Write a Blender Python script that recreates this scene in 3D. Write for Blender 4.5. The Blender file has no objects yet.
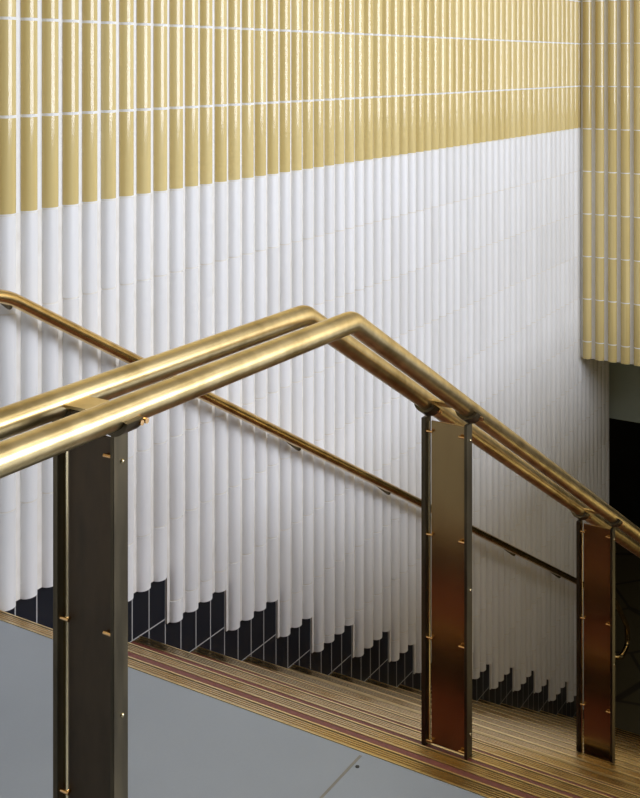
import bpy, bmesh, math, random
from mathutils import Vector, Matrix
random.seed(7)
S = bpy.context.scene
COL = S.collection

# ---------------------------------------------------------------- dimensions (metres)
H = 1.525              # eye height over the landing
DW = 2.40              # face of the tiled wall (Y)
XE = 2.218             # front edge of the landing
GO, RI = 0.306, 0.170  # going and rise of the steps
NST = 18               # risers
PITCH = 0.0837         # pitch of the tube tiles
TR = 0.0284            # radius of a tube tile
ROW = 0.276            # height of a tile row
ZT = H + 0.1254        # a joint level
XS = 7.157             # face of the tiled wall above the lower flight
XB = 7.86              # end of the tube cladding, face of the lower green wall
ZS = -0.393            # underside of that wall
ZB = -NST * RI         # lower floor
CEIL = ZT + 5 * ROW    # ceiling
YR = -3.0              # window wall
XK = -2.6              # wall behind the landing
YW = 0.50              # open side of the stairwell
C0 = 3.0000            # centre of the first long tube

# ---------------------------------------------------------------- materials
def mat(name):
    m = bpy.data.materials.new(name); m.use_nodes = True
    nt = m.node_tree; b = nt.nodes['Principled BSDF']
    return m, nt, b
def N(nt, t, **k):
    n = nt.nodes.new(t)
    for a, v in k.items(): setattr(n, a, v)
    return n
def L(nt, a, b): nt.links.new(a, b)
def ramp(nt, fac, stops):
    r = N(nt, 'ShaderNodeValToRGB')
    e = r.color_ramp.elements
    while len(e) < len(stops): e.new(0.5)
    for i, (p, c) in enumerate(stops):
        e[i].position = p; e[i].color = (*c, 1)
    L(nt, fac, r.inputs[0]); return r.outputs[0]
def objco(nt, scale=(1, 1, 1)):
    tc = N(nt, 'ShaderNodeTexCoord'); mp = N(nt, 'ShaderNodeMapping')
    mp.inputs['Scale'].default_value = scale
    L(nt, tc.outputs['Object'], mp.inputs[0]); return mp.outputs[0]
def noise(nt, co, scale, detail=3):
    n = N(nt, 'ShaderNodeTexNoise'); n.inputs['Scale'].default_value = scale
    n.inputs['Detail'].default_value = detail
    L(nt, co, n.inputs['Vector']); return n.outputs[0]
def bump(nt, b, h, strength=0.2, dist=0.002):
    u = N(nt, 'ShaderNodeBump'); u.inputs['Strength'].default_value = strength
    u.inputs['Distance'].default_value = dist
    L(nt, h, u.inputs['Height']); L(nt, u.outputs[0], b.inputs['Normal'])
def simple(name, c1, c2=None, rough=0.6, scale=6, metal=0.0, co=(1, 1, 1), bmp=0.0, coat=0.0, r2=None):
    m, nt, b = mat(name)
    v = objco(nt, co)
    n = noise(nt, v, scale)
    L(nt, ramp(nt, n, [(0.3, c1), (0.7, c2 or c1)]), b.inputs['Base Color'])
    b.inputs['Roughness'].default_value = rough
    if r2 is not None:
        mr = N(nt, 'ShaderNodeMapRange'); mr.inputs[1].default_value = .3; mr.inputs[2].default_value = .7
        mr.inputs[3].default_value = rough; mr.inputs[4].default_value = r2
        L(nt, n, mr.inputs[0]); L(nt, mr.outputs[0], b.inputs['Roughness'])
    b.inputs['Metallic'].default_value = metal
    b.inputs['Coat Weight'].default_value = coat
    if bmp: bump(nt, b, n, bmp)
    return m
def tile_mat(name, dark, light, rough, pitch, axis, origin, coat=0.0):
    """glazed tube tile: every tile gets its own slight tone, taken from its cell in the grid"""
    m, nt, b = mat(name)
    tc = N(nt, 'ShaderNodeTexCoord'); sp = N(nt, 'ShaderNodeSeparateXYZ')
    L(nt, tc.outputs['Object'], sp.inputs[0])
    def cell(sock, off, p):
        a = N(nt, 'ShaderNodeMath', operation='SUBTRACT'); a.inputs[1].default_value = off
        L(nt, sock, a.inputs[0])
        d = N(nt, 'ShaderNodeMath', operation='DIVIDE'); d.inputs[1].default_value = p
        L(nt, a.outputs[0], d.inputs[0])
        f = N(nt, 'ShaderNodeMath', operation='FLOOR'); L(nt, d.outputs[0], f.inputs[0])
        return f.outputs[0]
    cx = cell(sp.outputs[axis], origin, pitch); cz = cell(sp.outputs[2], ZT, ROW)
    cb = N(nt, 'ShaderNodeCombineXYZ'); L(nt, cx, cb.inputs[0]); L(nt, cz, cb.inputs[1])
    wn = N(nt, 'ShaderNodeTexWhiteNoise', noise_dimensions='3D'); L(nt, cb.outputs[0], wn.inputs[0])
    st = noise(nt, objco(nt, (60, 60, 1.2)), 1.0, 2)
    mx = N(nt, 'ShaderNodeMath', operation='MULTIPLY_ADD'); mx.inputs[1].default_value = 0.55
    L(nt, wn.outputs[0], mx.inputs[0])
    h = N(nt, 'ShaderNodeMath', operation='MULTIPLY'); h.inputs[1].default_value = 0.45
    L(nt, st, h.inputs[0]); L(nt, h.outputs[0], mx.inputs[2])
    L(nt, ramp(nt, mx.outputs[0], [(0.1, dark), (0.9, light)]), b.inputs['Base Color'])
    b.inputs['Roughness'].default_value = rough
    b.inputs['Coat Weight'].default_value = coat
    b.inputs['Coat Roughness'].default_value = 0.05
    bump(nt, b, noise(nt, objco(nt, (8, 8, 3)), 1.0, 1), 0.08, 0.003)
    return m

M = {}
M['yellow'] = tile_mat('yellow_glaze', (.62, .48, .19), (.76, .62, .30), 0.11, PITCH, 0, 0)
M['yellow2'] = tile_mat('yellow_glaze_side', (.62, .48, .19), (.76, .62, .30), 0.11, .0832, 1, 0)
M['white'] = tile_mat('white_glaze', (.78, .775, .77), (.87, .87, .875), 0.34, PITCH, 0, 0)
M['grout'] = simple('white_grout', (.82, .81, .79), (.86, .86, .85), 0.8, 20)
M['whitegrout'] = simple('pale_joint', (.76, .72, .65), (.84, .81, .76), 0.8, 20)
M['plaster'] = simple('plaster', (.50, .48, .44), (.56, .54, .50), 0.9, 3)
M['dark_plaster'] = simple('dark_plaster', (.10, .085, .07), (.13, .11, .09), 0.7, 3)
M['green_plaster'] = simple('green_grey_plaster', (.42, .50, .46), (.47, .55, .51), 0.8, 3)
M['near_black'] = simple('near_black', (.02, .02, .018), (.03, .03, .025), 0.7, 3)  # near-black all over, for the far walls and lower ceiling
M['step'] = simple('red_brown_terrazzo', (.17, .046, .031), (.25, .068, .048), 0.45, 120)
M['riser'] = simple('dark_riser', (.022, .014, .010), (.04, .018, .013), 0.5, 60)
M['bronze'] = simple('dark_bronze_bar', (.085, .07, .045), (.16, .13, .08), 0.35, 5, metal=.85, co=(6, 6, 1), r2=.5)
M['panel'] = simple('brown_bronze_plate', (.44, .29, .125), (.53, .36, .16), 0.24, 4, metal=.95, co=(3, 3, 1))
M['panel_dark'] = simple('dim_reflection_patina_plate', (.085, .065, .045), (.14, .105, .07), 0.42, 7, metal=.8, co=(3, 3, 1), r2=.55)  # patina and the dim surroundings it would reflect, both put into the colour
M['copper'] = simple('bright_brass_pin', (.85, .50, .22), (.9, .6, .3), 0.2, 10, metal=1)
M['bead'] = simple('polished_brass_strip', (.75, .62, .36), (.8, .68, .42), 0.25, 10, metal=1)
M['nosing_edge'] = simple('gold_brass_edge', (.82, .62, .30), (.90, .70, .38), 0.3, 30, metal=1)
M['nosing'] = simple('ribbed_brass', (.68, .55, .36), (.82, .68, .46), 0.17, 8, metal=1, co=(1, .3, 1))
M['black_groove_shade'] = simple('black_groove_shade', (.02, .017, .013), (.03, .025, .02), 0.6, 8)
def brass(name, c1, c2, rough):
    m, nt, b = mat(name)
    v = objco(nt, (1, 1, 1))
    n1 = noise(nt, v, 30, 2); n2 = noise(nt, v, 9, 2)
    av = N(nt, 'ShaderNodeMath', operation='MULTIPLY_ADD'); av.inputs[1].default_value = .6
    L(nt, n1, av.inputs[0]); L(nt, n2, av.inputs[2])
    L(nt, ramp(nt, av.outputs[0], [(0.55, tuple(.72 * q for q in c1)), (0.95, c2)]), b.inputs['Base Color'])
    mr = N(nt, 'ShaderNodeMapRange'); mr.inputs[1].default_value = .35; mr.inputs[2].default_value = .65
    mr.inputs[3].default_value = rough; mr.inputs[4].default_value = rough + .08
    b.inputs['Roughness'].default_value = rough
    b.inputs['Metallic'].default_value = 1
    return m
M['brass'] = brass('worn_brass', (.86, .64, .29), (.93, .74, .40), 0.29)
M['brass_dark'] = brass('worn_brass_wall', (.72, .47, .17), (.84, .60, .26), 0.24)

# grey landing floor
m, nt, b = mat('grey_linoleum')
n = noise(nt, objco(nt), 2.5, 4); n2 = noise(nt, objco(nt), 160, 2)
ad = N(nt, 'ShaderNodeMath', operation='MULTIPLY_ADD'); ad.inputs[1].default_value = .25
L(nt, n2, ad.inputs[0]); L(nt, n, ad.inputs[2])
L(nt, ramp(nt, ad.outputs[0], [(0.4, (.285, .315, .350)), (0.85, (.32, .35, .385))]), b.inputs['Base Color'])
b.inputs['Roughness'].default_value = .42; M['lino'] = m
M['seam'] = simple('floor_seam', (.22, .21, .17), (.27, .25, .20), .7, 20)

# black skirting tiles: joints follow the tube pitch and the step rise
m, nt, b = mat('black_wall_tiles')
tc = N(nt, 'ShaderNodeTexCoord'); sp = N(nt, 'ShaderNodeSeparateXYZ'); L(nt, tc.outputs['Object'], sp.inputs[0])
def joint(sock, off, p, w):
    a = N(nt, 'ShaderNodeMath', operation='ADD'); a.inputs[1].default_value = -off + 1000 * p + w / 2; L(nt, sock, a.inputs[0])
    md = N(nt, 'ShaderNodeMath', operation='MODULO'); md.inputs[1].default_value = p; L(nt, a.outputs[0], md.inputs[0])
    lt = N(nt, 'ShaderNodeMath', operation='LESS_THAN'); lt.inputs[1].default_value = w; L(nt, md.outputs[0], lt.inputs[0])
    return lt.outputs[0]
jx = joint(sp.outputs[0], C0 + PITCH / 2, PITCH, .004); jz = joint(sp.outputs[2], 0, RI, .004)
mx = N(nt, 'ShaderNodeMath', operation='MAXIMUM'); L(nt, jx, mx.inputs[0]); L(nt, jz, mx.inputs[1])
mixc = N(nt, 'ShaderNodeMix', data_type='RGBA'); mixc.inputs['A'].default_value = (.009, .012, .020, 1)
mixc.inputs['B'].default_value = (.50, .50, .50, 1); L(nt, mx.outputs[0], mixc.inputs['Factor'])
L(nt, mixc.outputs['Result'], b.inputs['Base Color']); b.inputs['Roughness'].default_value = .35; b.inputs['Specular IOR Level'].default_value = .2; M['blacktile'] = m

# lower floor: brown flagstones
m, nt, b = mat('brown_flagstones')
vo = N(nt, 'ShaderNodeTexVoronoi', feature='DISTANCE_TO_EDGE'); vo.inputs['Scale'].default_value = 1.6
L(nt, objco(nt), vo.inputs['Vector'])
rj = ramp(nt, vo.outputs[0], [(0.015, (.05, .04, .025)), (0.025, (.12, .10, .055))])
L(nt, rj, b.inputs['Base Color']); b.inputs['Roughness'].default_value = .6; M['flag'] = m

# ---------------------------------------------------------------- mesh helpers
def build(name, bm, m, parent=None, smooth=False):
    me = bpy.data.meshes.new(name)
    bmesh.ops.recalc_face_normals(bm, faces=bm.faces)
    bm.to_mesh(me); bm.free()
    for mm in (m if isinstance(m, (list, tuple)) else [m]): me.materials.append(mm)
    if smooth:
        for p in me.polygons: p.use_smooth = True
        me.set_sharp_from_angle(angle=math.radians(38))
    o = bpy.data.objects.new(name, me); COL.objects.link(o)
    if parent: o.parent = parent
    return o
def empty(name, loc=(0, 0, 0), parent=None):
    o = bpy.data.objects.new(name, None); o.empty_display_size = .1; COL.objects.link(o); o.location = loc
    if parent: o.parent = parent
    return o
def box(bm, x0, x1, y0, y1, z0, z1, mi=0):
    vs = [bm.verts.new((x, y, z)) for x in (x0, x1) for y in (y0, y1) for z in (z0, z1)]
    for q in ((0, 1, 3, 2), (4, 6, 7, 5), (0, 4, 5, 1), (2, 3, 7, 6), (0, 2, 6, 4), (1, 5, 7, 3)):
        f = bm.faces.new([vs[i] for i in q]); f.material_index = mi
def bbox(bm, x0, x1, y0, y1, z0, z1, r=.002, mi=0):
    t = bmesh.new(); box(t, x0, x1, y0, y1, z0, z1, mi)
    bmesh.ops.recalc_face_normals(t, faces=t.faces)
    bmesh.ops.bevel(t, geom=list(t.edges), offset=r, segments=2, affect='EDGES')
    me = bpy.data.meshes.new('t'); t.to_mesh(me); t.free(); bm.from_mesh(me); bpy.data.meshes.remove(me)
def tube(bm, pts, r, seg=24, cap=True):
    pts = [Vector(p) for p in pts]; rings = []
    up = None
    for i, p in enumerate(pts):
        a = (pts[i] - pts[i - 1]).normalized() if i else None
        c = (pts[i + 1] - pts[i]).normalized() if i < len(pts) - 1 else None
        d = ((a or c) + (c or a)).normalized()
        k = 1.0
        if a and c: k = 1 / max(.5, d.dot(a))
        if up is None:
            up = Vector((0, 0, 1)) if abs(d.z) < .9 else Vector((1, 0, 0))
        s = d.cross(up).normalized(); u = s.cross(d).normalized(); up = u
        # k stretches the ring in the plane of the bend
        ring = []
        bn = (c - a) if (a and c and (c - a).length > 1e-5) else None
        for j in range(seg):
            t = 2 * math.pi * j / seg
            v = s * math.cos(t) * r + u * math.sin(t) * r
            if bn is not None:
                bb = bn.normalized(); v += bb * v.dot(bb) * (k - 1)
            ring.append(bm.verts.new(p + v))
        rings.append(ring)
    for i in range(len(rings) - 1):
        for j in range(seg):
            bm.faces.new((rings[i][j], rings[i][(j + 1) % seg], rings[i + 1][(j + 1) % seg], rings[i + 1][j]))
    if cap:
        bm.faces.new(rings[0]); bm.faces.new(rings[-1][::-1])
def fillet(pts, rad, n=8):
    """round the inner corners of a polyline"""
    P = [Vector(p) for p in pts]; out = [P[0]]
    for i in range(1, len(P) - 1):
        a = (P[i - 1] - P[i]); c = (P[i + 1] - P[i]); r = min(rad, a.length * .45, c.length * .45)
        p0 = P[i] + a.normalized() * r; p1 = P[i] + c.normalized() * r
        for k in range(n + 1):
            t = k / n; out.append(p0 * (1 - t) ** 2 + P[i] * 2 * t * (1 - t) + p1 * t * t)
    out.append(P[-1]); return out
def structure(o): o['kind'] = 'structure'; return o
def thing(o, label, cat, group=None):
    o['label'] = label; o['category'] = cat
    if group: o['group'] = group
    return o

# ---------------------------------------------------------------- tube tiles
SEG = 12
def halftile(bm, frame, c, z0, z1, r, back=.008, dome=True):
    """one D-shaped tile; frame(a, out, z) maps along-wall / outward / height to the world"""
    prof = [(-r, 0.0)] + [(-r * math.cos(math.pi * i / SEG), back + r * .84 * math.sin(math.pi * i / SEG)) for i in range(SEG + 1)] + [(r, 0.0)]
    lo = [bm.verts.new(frame(c + a, o, z0)) for a, o in prof]
    hi = [bm.verts.new(frame(c + a, o, z1)) for a, o in prof]
    for i in range(len(prof) - 1):
        bm.faces.new((lo[i], lo[i + 1], hi[i + 1], hi[i]))
    bm.faces.new(lo[::-1]); bm.faces.new(hi)

BACK = DW + .014       # plane behind the tubes
def fr_left(a, o, z): return (a, BACK - o, z)
def fr_front(a, o, z): return (XS + .014 - o, a, z)

g_first = 2.676        # where the tubes start to step down
def bottom_of(cx):
    if cx < g_first: return -.004
    k = int((cx - g_first) // GO)
    return H - (1.709 + RI * k)

yel, whi, gro, wgr = bmesh.new(), bmesh.new(), bmesh.new(), bmesh.new()
centres = [C0 + PITCH * i for i in range(-64, 70) if C0 + PITCH * i < XB - .02]
ZBD = ZT - 2 * ROW     # yellow / white border
for cx in centres:
    zb = bottom_of(cx)
    hidden = cx > XS + .04
    top = CEIL if not hidden else ZS + .3
    rr = TR + random.uniform(-.0006, .0006); jx = random.uniform(-.0008, .0008)
    # grout core and flat joint strip
    if not hidden:
        halftile(gro, fr_left, cx, ZBD, top, TR - .0012)
        box(gro, cx - PITCH / 2, cx + PITCH / 2, BACK - .006, BACK, ZBD, top)
        for k in range(-2, 5):
            halftile(yel, fr_left, cx + jx, ZT + k * ROW + .0042, ZT + (k + 1) * ROW - .0042, rr)
    ztop = ZBD if not hidden else top
    halftile(wgr, fr_left, cx, zb + .004, ztop, TR - .0024)
    box(wgr, cx - PITCH / 2, cx + PITCH / 2, BACK - .007, BACK, zb, ztop)
    z1 = ztop if not hidden else ZBD - 5 * ROW + (0)
    if hidden:
        z1 = top
    k = 0
    lv = [ZBD - ROW * q for q in range(0, 20)]
    zs = [z for z in lv if zb + .03 < z < ztop - .001]
    edges = [ztop] + zs + [zb]
    for q in range(len(edges) - 1):
        a, c2 = edges[q], edges[q + 1]
        j0 = random.uniform(-.004, .004) if q else 0
        d = random.uniform(-.001, .001)
        halftile(whi, fr_left, cx + jx + d, c2 + (.0026 if q < len(edges) - 2 else 0), a - .0026, rr + random.uniform(-.0004, .0004))

wl = bmesh.new(); box(wl, XK, XB, BACK + .02, BACK + .25, ZB - .2, CEIL)
wall = structure(build('wall_left', wl, M['plaster']))
build('yellow_tiles', yel, M['yellow'], wall, True)['label'] = 'glossy yellow tube tiles on the upper wall'
build('white_tiles', whi, M['white'], wall, True)['label'] = 'white tube tiles ending in steps over the stairs'
build('tile_joints', gro, M['grout'], wall, True)
build('pale_tile_joints', wgr, M['whitegrout'], wall, True)
bt = bmesh.new(); box(bt, XK, XB, BACK + .001, BACK + .02, ZB, .3)
build('black_tiles', bt, M['blacktile'], wall)['label'] = 'black skirting tiles with pale joints'

# tiled wall across the stairs
P2 = .0832
wf = bmesh.new(); box(wf, XS + .02, XS + .24, YR, BACK + .02, ZS, CEIL)
box(wf, XS + .24, XB + .2, YR, BACK + .02, ZS, ZS + .25)
wfo = structure(build('wall_front', wf, M['plaster']))
yel2, gro2 = bmesh.new(), bmesh.new()
c = 2.340
while c > YR + .05:
    rr = TR + random.uniform(-.0005, .0005)
    halftile(gro2, fr_front, c, ZS + .003, CEIL, TR - .0012)
    box(gro2, XS + .014 - .006, XS + .02, c - P2 / 2, c + P2 / 2, ZS, CEIL)
    lv = [CEIL - ROW * q for q in range(0, 14) if CEIL - ROW * q > ZS + .03] + [ZS]
    for q in range(len(lv) - 1):
        halftile(yel2, fr_front, c, lv[q + 1] + (.0035 if q < len(lv) - 2 else 0), lv[q] - .0035, rr)
    c -= P2
build('yellow_tiles', yel2, M['yellow2'], wfo, True)
build('tile_joints', gro2, M['grout'], wfo, True)

# ---------------------------------------------------------------- floors, ceiling, other walls
fl = bmesh.new()
NW = .040
box(fl, XK, XE - NW, YR, BACK + .02, -.2, 0)
box(fl, XE - NW, XE - .02, YW, BACK + .02, -.2, -.012)
box(fl, XE - NW, XS + .02, YR, YW - .1, -.2, 0)
floor = structure(build('floor', fl, M['lino']))
sm = bmesh.new(); box(sm, XK + .01, XE - NW - .012, 1.215, 1.221, -.002, .0008)
build('floor_seam', sm, M['seam'], floor)
ce = bmesh.new(); box(ce, XK, XS + .24, YR, BACK + .25, CEIL, CEIL + .2)
structure(build('ceiling', ce, M['plaster']))
wb = bmesh.new(); box(wb, XK - .2, XK, YR, BACK + .25, -.2, CEIL)
structure(build('wall_back', wb, M['dark_plaster']))
# window wall opposite the tiles
WX0, WX1, WZ0, WZ1 = 2.0, 6.4, .95, 2.92
wr = bmesh.new()
for a in ((XK, WX0, -.2, CEIL), (WX1, XS + .24, -.2, CEIL), (WX0, WX1, -.2, WZ0), (WX0, WX1, WZ1, CEIL)):
    box(wr, a[0], a[1], YR - .2, YR, a[2], a[3])
structure(build('wall_right', wr, M['plaster']))
wfm = bmesh.new()
for a in ((WX0, WX1, WZ0, WZ0 + .05), (WX0, WX1, WZ1 - .05, WZ1), (WX0, WX0 + .05, WZ0, WZ1), (WX1 - .05, WX1, WZ0, WZ1)):
    box(wfm, a[0], a[1], YR - .18, YR - .1, a[2], a[3])
structure(build('window_1', wfm, M['bronze']))
# unseen side wall of the stairwell, raised as a parapet to shade below
ws = bmesh.new(); box(ws, XE - .02, XB, YW - .1, YW, ZB - .2, .28)
structure(build('wall_stairwell', ws, M['dark_plaster']))
# lower hall
lf = bmesh.new(); box(lf, XE + 17 * GO + .001, 11.2, YW, 4.5, ZB - .2, ZB)
structure(build('floor_lower', lf, M['flag']))
ZL = H - 2.506
lw = bmesh.new()
box(lw, XB, XB + .16, YW - .1, 4.5, ZL, ZS)
structure(build('wall_lower', lw, M['green_plaster']))
lb = bmesh.new()
box(lb, 10.9, 11.2, YW - .1, 4.5, ZB, ZS)
box(lb, XB + .16, 10.9, YW - .1, YW, ZB, ZS)
box(lb, XB, 11.2, 4.5, 4.6, ZB, ZS)
box(lb, XB - .1, XB, BACK + .25, 4.6, ZB, ZS)
structure(build('wall_far', lb, M['near_black']))
lc = bmesh.new(); box(lc, XB + .16, 11.2, YW - .1, 4.6, ZS, ZS + .2)
structure(build('ceiling_lower', lc, M['near_black']))

# ---------------------------------------------------------------- staircase
stair = empty('staircase', (XE, (YW + DW) / 2, ZB))
thing(stair, 'red-brown staircase with ribbed brass nosings going down beside the tiled wall', 'staircase')
ox, oy, oz = stair.location
def nosing_mesh():
    """ribbed strip, front edge at x=0, top at z=0"""
    bm = bmesh.new(); y0, y1 = YW - oy, BACK - .001 - oy
    box(bm, -NW, 0, y0, y1, -.012, -.003, 2)               # black base; gaps by lip and back edge stand in for shadow lines
    box(bm, -.004, .0, y0, y1, -.026, .0005, 1)            # front lip
    box(bm, -NW + .0025, -NW + .0060, y0, y1, -.006, .0005, 1)      # back edge
    nr = 4; w = (NW - .0125) / nr
    for i in range(nr):
        a = -NW + .006 + i * w
        x0, x1, x2, x3 = a + .0016, a + .0024, a + w - .0024, a + w - .0016
        v = []
        for y in (y0, y1):
            v.append([bm.verts.new(p) for p in ((x0, y, -.004), (x1, y, 0), (x2, y, 0), (x3, y, -.004))])
        for k in range(3):
            bm.faces.new((v[0][k], v[0][k + 1], v[1][k + 1], v[1][k])).material_index = 0
    return bm
nm = None
NMATS = [M['nosing'], M['nosing_edge'], M['black_groove_shade']]
def nosing(parent, x, z):
    global nm
    if nm is None:
        o = build('nosing', nosing_mesh(), NMATS, parent); nm = o.data
    else:
        o = bpy.data.objects.new('nosing', nm); COL.objects.link(o); o.parent = parent
    o['label'] = 'ribbed brass nosing strip'
    o.location = (x, 0, z); return o
n0 = nosing(stair, 0, -oz); n0.name = 'landing_nosing'
for k in range(1, NST):
    x0 = (k - 1) * GO; x1 = k * GO; zt = -k * RI - oz
    bm = bmesh.new(); y0, y1 = YW - oy, BACK - .001 - oy
    box(bm, x0 - .018, x1 - NW, y0, y1, zt - .04, zt, 0)
    box(bm, x1 - NW, x1 - .004, y0, y1, zt - .04, zt - .012, 0)
    # riser above this tread (face of the step before)
    box(bm, x0 - .035, x0 - .018, y0, y1, zt - .04, zt + RI - .0125, 1)
    st = build('step', bm, [M['step'], M['riser']], stair)
    nosing(st, x1, zt)
bm = bmesh.new()
box(bm, (NST - 1) * GO - .035, (NST - 1) * GO - .018, YW - oy, BACK - oy - .001, -oz + ZB, -(NST - 1) * RI - oz - .0125, 0)
build('bottom_riser', bm, M['riser'], stair)

# ---------------------------------------------------------------- double handrail on posts
Y1, Y2 = 1.238, 1.361
RZ, RX, RS, RR = H - .571, 2.161, .566, .0243
def rail_z(x): return RZ if x < RX else RZ - RS * (x - RX)
rail = empty('double_handrail', (1.388, (Y1 + Y2) / 2, 0))
thing(rail, 'double brass handrail on three dark bronze posts, bending down over the stairs', 'handrail')
rx, ry, rz = rail.location
def loc(p): return (p[0] - rx, p[1] - ry, p[2] - rz)
XEND = 7.0
for y in (Y1, Y2):
    bm = bmesh.new()
    pts = fillet([(-.3, y, RZ), (RX, y, RZ), (XEND, y, rail_z(XEND))], .016, 3)
    tube(bm, [loc(p) for p in pts], RR, 40)
    build('rail', bm, M['brass'], rail, True)
def make_post(X, zfoot):
    """X = front edge of the two uprights; origin on the step they stand on"""
    post = empty('post', loc((X, (Y1 + Y2) / 2, zfoot)), rail)
    yc = (Y1 + Y2) / 2
    ang = 0 if X < RX - .1 else -math.atan(RS)
    xm = X + .018
    zr = rail_z(xm)
    def lp(x, y, z): return (x - X, y - yc, z - zfoot)
    slope = 0 if ang == 0 else RS
    ztop = zr - (RR + .010) / math.cos(ang)
    T = .0041; DPT = .036
    for y in (Y1 + .003, Y2 + .003):
        bm = bmesh.new()
        a = lp(X, y - T, zfoot); b2 = lp(X + DPT, y + (T if y < yc else .0085), ztop)
        bbox(bm, a[0], b2[0], a[1], b2[1], 0, b2[2], .0012)
        build('upright', bm, M['bronze'], post)
    # polished strip inside the wall-side upright
    bm = bmesh.new(); a = lp(X + .012, Y2 - .0075, 0); b2 = lp(X + .017, Y2 - .0020, ztop)
    box(bm, a[0], b2[0], a[1], b2[1], .015, b2[2] - .01)
    build('brass_strip', bm, M['bead'], post)['label'] = 'polished brass strip'
    # panel
    bm = bmesh.new(); a = lp(X + .013, Y1 + .010, 0); b2 = lp(X + .018, Y2 - .0125, ztop - .008)
    bbox(bm, a[0], b2[0], a[1], b2[1], .005, b2[2], .0012)
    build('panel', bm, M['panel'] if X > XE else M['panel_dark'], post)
    # pins, four pairs
    hz = ztop - zfoot
    for i in range(4):
        z = .014 + (hz - .050) * i / 3
        for s, y in ((1, Y2 - .010), (-1, Y1 + .015)):
            bm = bmesh.new(); p = lp(X + .006, y, 0)
            tube(bm, [(p[0], p[1] - .010, z), (p[0], p[1] + .010, z)], .0034, 12)
            tube(bm, [(p[0], p[1] - s * .006, z), (p[0] + .011, p[1] - s * .006, z)], .003, 10)
            build('pin', bm, M['copper'], post, True)['label'] = 'small bright brass pin'
    # rivets on the outer faces
    for z in (hz - .045, hz * .5, .06):
        bm = bmesh.new(); p = lp(X + .020, Y1 + .003 - T, 0)
        bmesh.ops.create_uvsphere(bm, u_segments=12, v_segments=8, radius=.004, matrix=Matrix.Translation((p[0], p[1], z)))
        build('rivet', bm, M['bead'], post, True)
    # saddles: half shells under each rail
    for y in (Y1, Y2):
        bm = bmesh.new()
        d = Vector((math.cos(ang), 0, math.sin(ang))); u = Vector((-math.sin(ang), 0, math.cos(ang))); s = Vector((0, 1, 0))
        cpt = Vector(lp(xm, y, zr)); hl = .020; ns = 14
        ro, ri = RR + .009, RR + .0005
        rows = []
        for e in (-hl, hl):
            for r_ in (ro, ri):
                rows.append([bm.verts.new(cpt + d * e + s * math.cos(t) * r_ + u * math.sin(t) * r_)
                             for t in [math.radians(180 + 15 + 150 * k / ns) for k in range(ns + 1)]])
        for k in range(ns):
            bm.faces.new((rows[0][k], rows[0][k + 1], rows[2][k + 1], rows[2][k]))
            bm.faces.new((rows[1][k], rows[1][k + 1], rows[3][k + 1], rows[3][k]))
            bm.faces.new((rows[0][k], rows[0][k + 1], rows[1][k + 1], rows[1][k]))
            bm.faces.new((rows[2][k], rows[2][k + 1], rows[3][k + 1], rows[3][k]))
        for k in (0, ns): bm.faces.new((rows[0][k], rows[1][k], rows[3][k], rows[2][k]))
        sd = build('saddle', bm, M['bronze'], post, True)
        # bolt heads at the outer side
        for e in (.015, .027):
            bm = bmesh.new()
            q = cpt + d * e - u * (RR * .62) - s * (ro * .80)
            tube(bm, [tuple(q), tuple(q - s * .007)], .0048, 8)
            build('bolt', bm, M['copper'], post, True)
    # plate bridging the two rails
    bm = bmesh.new()
    d = Vector((math.cos(ang), 0, math.sin(ang))); u = Vector((-math.sin(ang), 0, math.cos(ang)))
    c0 = Vector(lp(xm, 0, zr)); y0 = Y1 + RR * .97 - yc; y1 = Y2 - RR * .97 - yc
    vs = []
    for e in (-.028, .028):
        for h in (.000, .005):
            for y in (y0, y1):
                p = c0 + d * e + u * h; vs.append(bm.verts.new((p.x, y, p.z)))
    for q in ((0, 1, 3, 2), (4, 6, 7, 5), (0, 4, 5, 1), (2, 3, 7, 6), (0, 2, 6, 4), (1, 5, 7, 3)):
        bm.faces.new([vs[i] for i in q])
    build('bridge_plate', bm, M['brass'], post)['label'] = 'flat brass plate joining the two rails'
    return post
def tread_z(x): return 0 if x < XE else -RI * (int((x - XE) / GO) + 1)
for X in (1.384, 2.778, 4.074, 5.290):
    make_post(X, tread_z(X))

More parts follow.
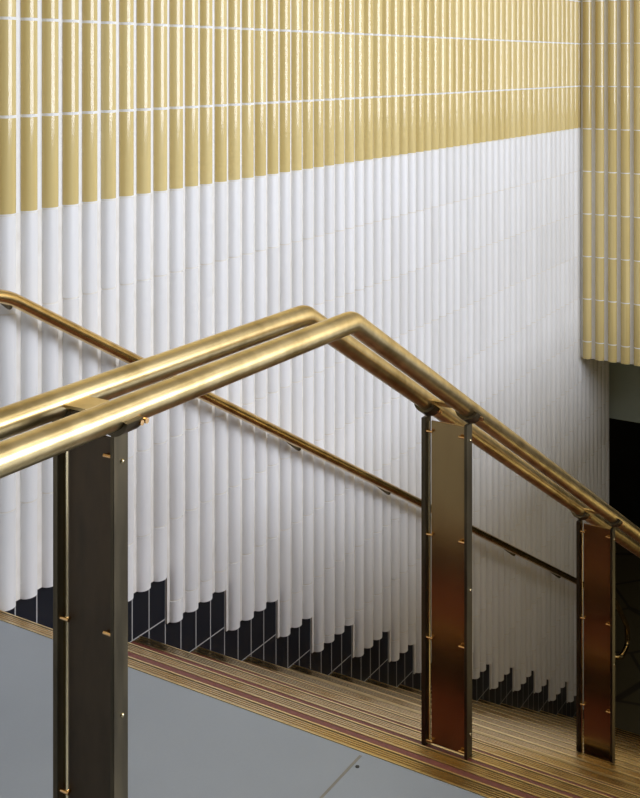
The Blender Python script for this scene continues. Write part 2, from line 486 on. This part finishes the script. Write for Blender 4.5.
# ---------------------------------------------------------------- wall handrail
YH = 2.315
WZ, WXB, WS = H - .618, 2.14, .556
def wz(x): return WZ if x < WXB else WZ - WS * (x - WXB)
wh = empty('wall_handrail', (WXB, YH, WZ))
thing(wh, 'slim brass handrail fixed to the white tube tiles on small brackets', 'handrail')
def wloc(p): return (p[0] - WXB, p[1] - YH, p[2] - WZ)
bm = bmesh.new()
hk = 7.70
pts = [(-.6, YH, WZ), (WXB, YH, WZ), (hk, YH, wz(hk)), (7.98, YH, wz(hk) - .30), (7.99, YH, wz(hk) - .43), (7.83, YH, wz(hk) - .45), (7.80, DW, wz(hk) - .45)]
pts = [pts[0]] + fillet(pts, .07, 7)[1:]
tube(bm, [wloc(p) for p in pts], .0185, 24)
build('rail', bm, M['brass_dark'], wh, True)
for i in range(8):
    x = 2.18 + .733 * i; z = wz(x)
    bm = bmesh.new()
    p = [wloc(q) for q in ((x, YH, z - .012), (x, YH + .004, z - .027), (x, YH + .016, z - .024), (x, DW + .010, z + .014))]
    tube(bm, fillet(p, .012, 5), .0055, 12)
    q = wloc((x, DW - .006, z + .013))
    tube(bm, [q, (q[0], q[1] - .006, q[2])], .010, 18)
    build('bracket', bm, M['bronze'], wh, True)

# screw in the floor seam
bm = bmesh.new(); tube(bm, [(2.128, 1.205, -.001), (2.128, 1.205, .0012)], .0045, 12)
build('floor_screw', bm, M['black_groove_shade'], floor)

# ---------------------------------------------------------------- light
def area(name, locn, direction, sx, sy, power, color):
    l = bpy.data.lights.new(name, 'AREA'); l.shape = 'RECTANGLE'; l.size = sx; l.size_y = sy
    l.energy = power; l.color = color
    o = bpy.data.objects.new(name, l); COL.objects.link(o); o.location = locn
    o.rotation_euler = Vector(direction).to_track_quat('-Z', 'Y').to_euler()
    return o
area('window_daylight', ((WX0 + WX1) / 2, YR - .09, (WZ0 + WZ1) / 2), (0, 1, 0), WX1 - WX0 - .1, WZ1 - WZ0 - .1, 268, (.86, .90, 1.0))
area('ceiling_light', (2.4, -.3, CEIL - .05), (0, 0, -1), 4.6, .5, 15, (1.0, .96, .9))
area('stairwell_warm_light', (5.4, YW + .03, -1.25), (0, 1, 0), 3.0, .35, 4.0, (1.0, .80, .38))  # unseen source, added to warm the lower flight
area('lower_lamp', (9.4, 1.6, ZS - .05), (0, 0, -1), .6, .6, 2.5, (1.0, .85, .6))
w = bpy.data.worlds.new('sky'); S.world = w; w.use_nodes = True
w.node_tree.nodes['Background'].inputs[0].default_value = (.75, .85, 1, 1)
w.node_tree.nodes['Background'].inputs[1].default_value = .3

# ---------------------------------------------------------------- camera
FPX = 1128.0
cd = bpy.data.cameras.new('camera'); cam = bpy.data.objects.new('camera', cd); COL.objects.link(cam)
cam.location = (0, 0, H)
cam.rotation_euler = Vector((.8534, .5213, 0)).to_track_quat('-Z', 'Y').to_euler()
cd.sensor_fit = 'VERTICAL'; cd.sensor_height = 36; cd.lens = 36 * FPX / 798
cd.shift_y = -336 / 798
cd.clip_start = .05
S.camera = cam
S.view_settings.view_transform = 'Standard'; S.view_settings.look = 'None'
S.view_settings.exposure = 0.09; S.view_settings.gamma = 1
S.cycles.max_bounces = 10
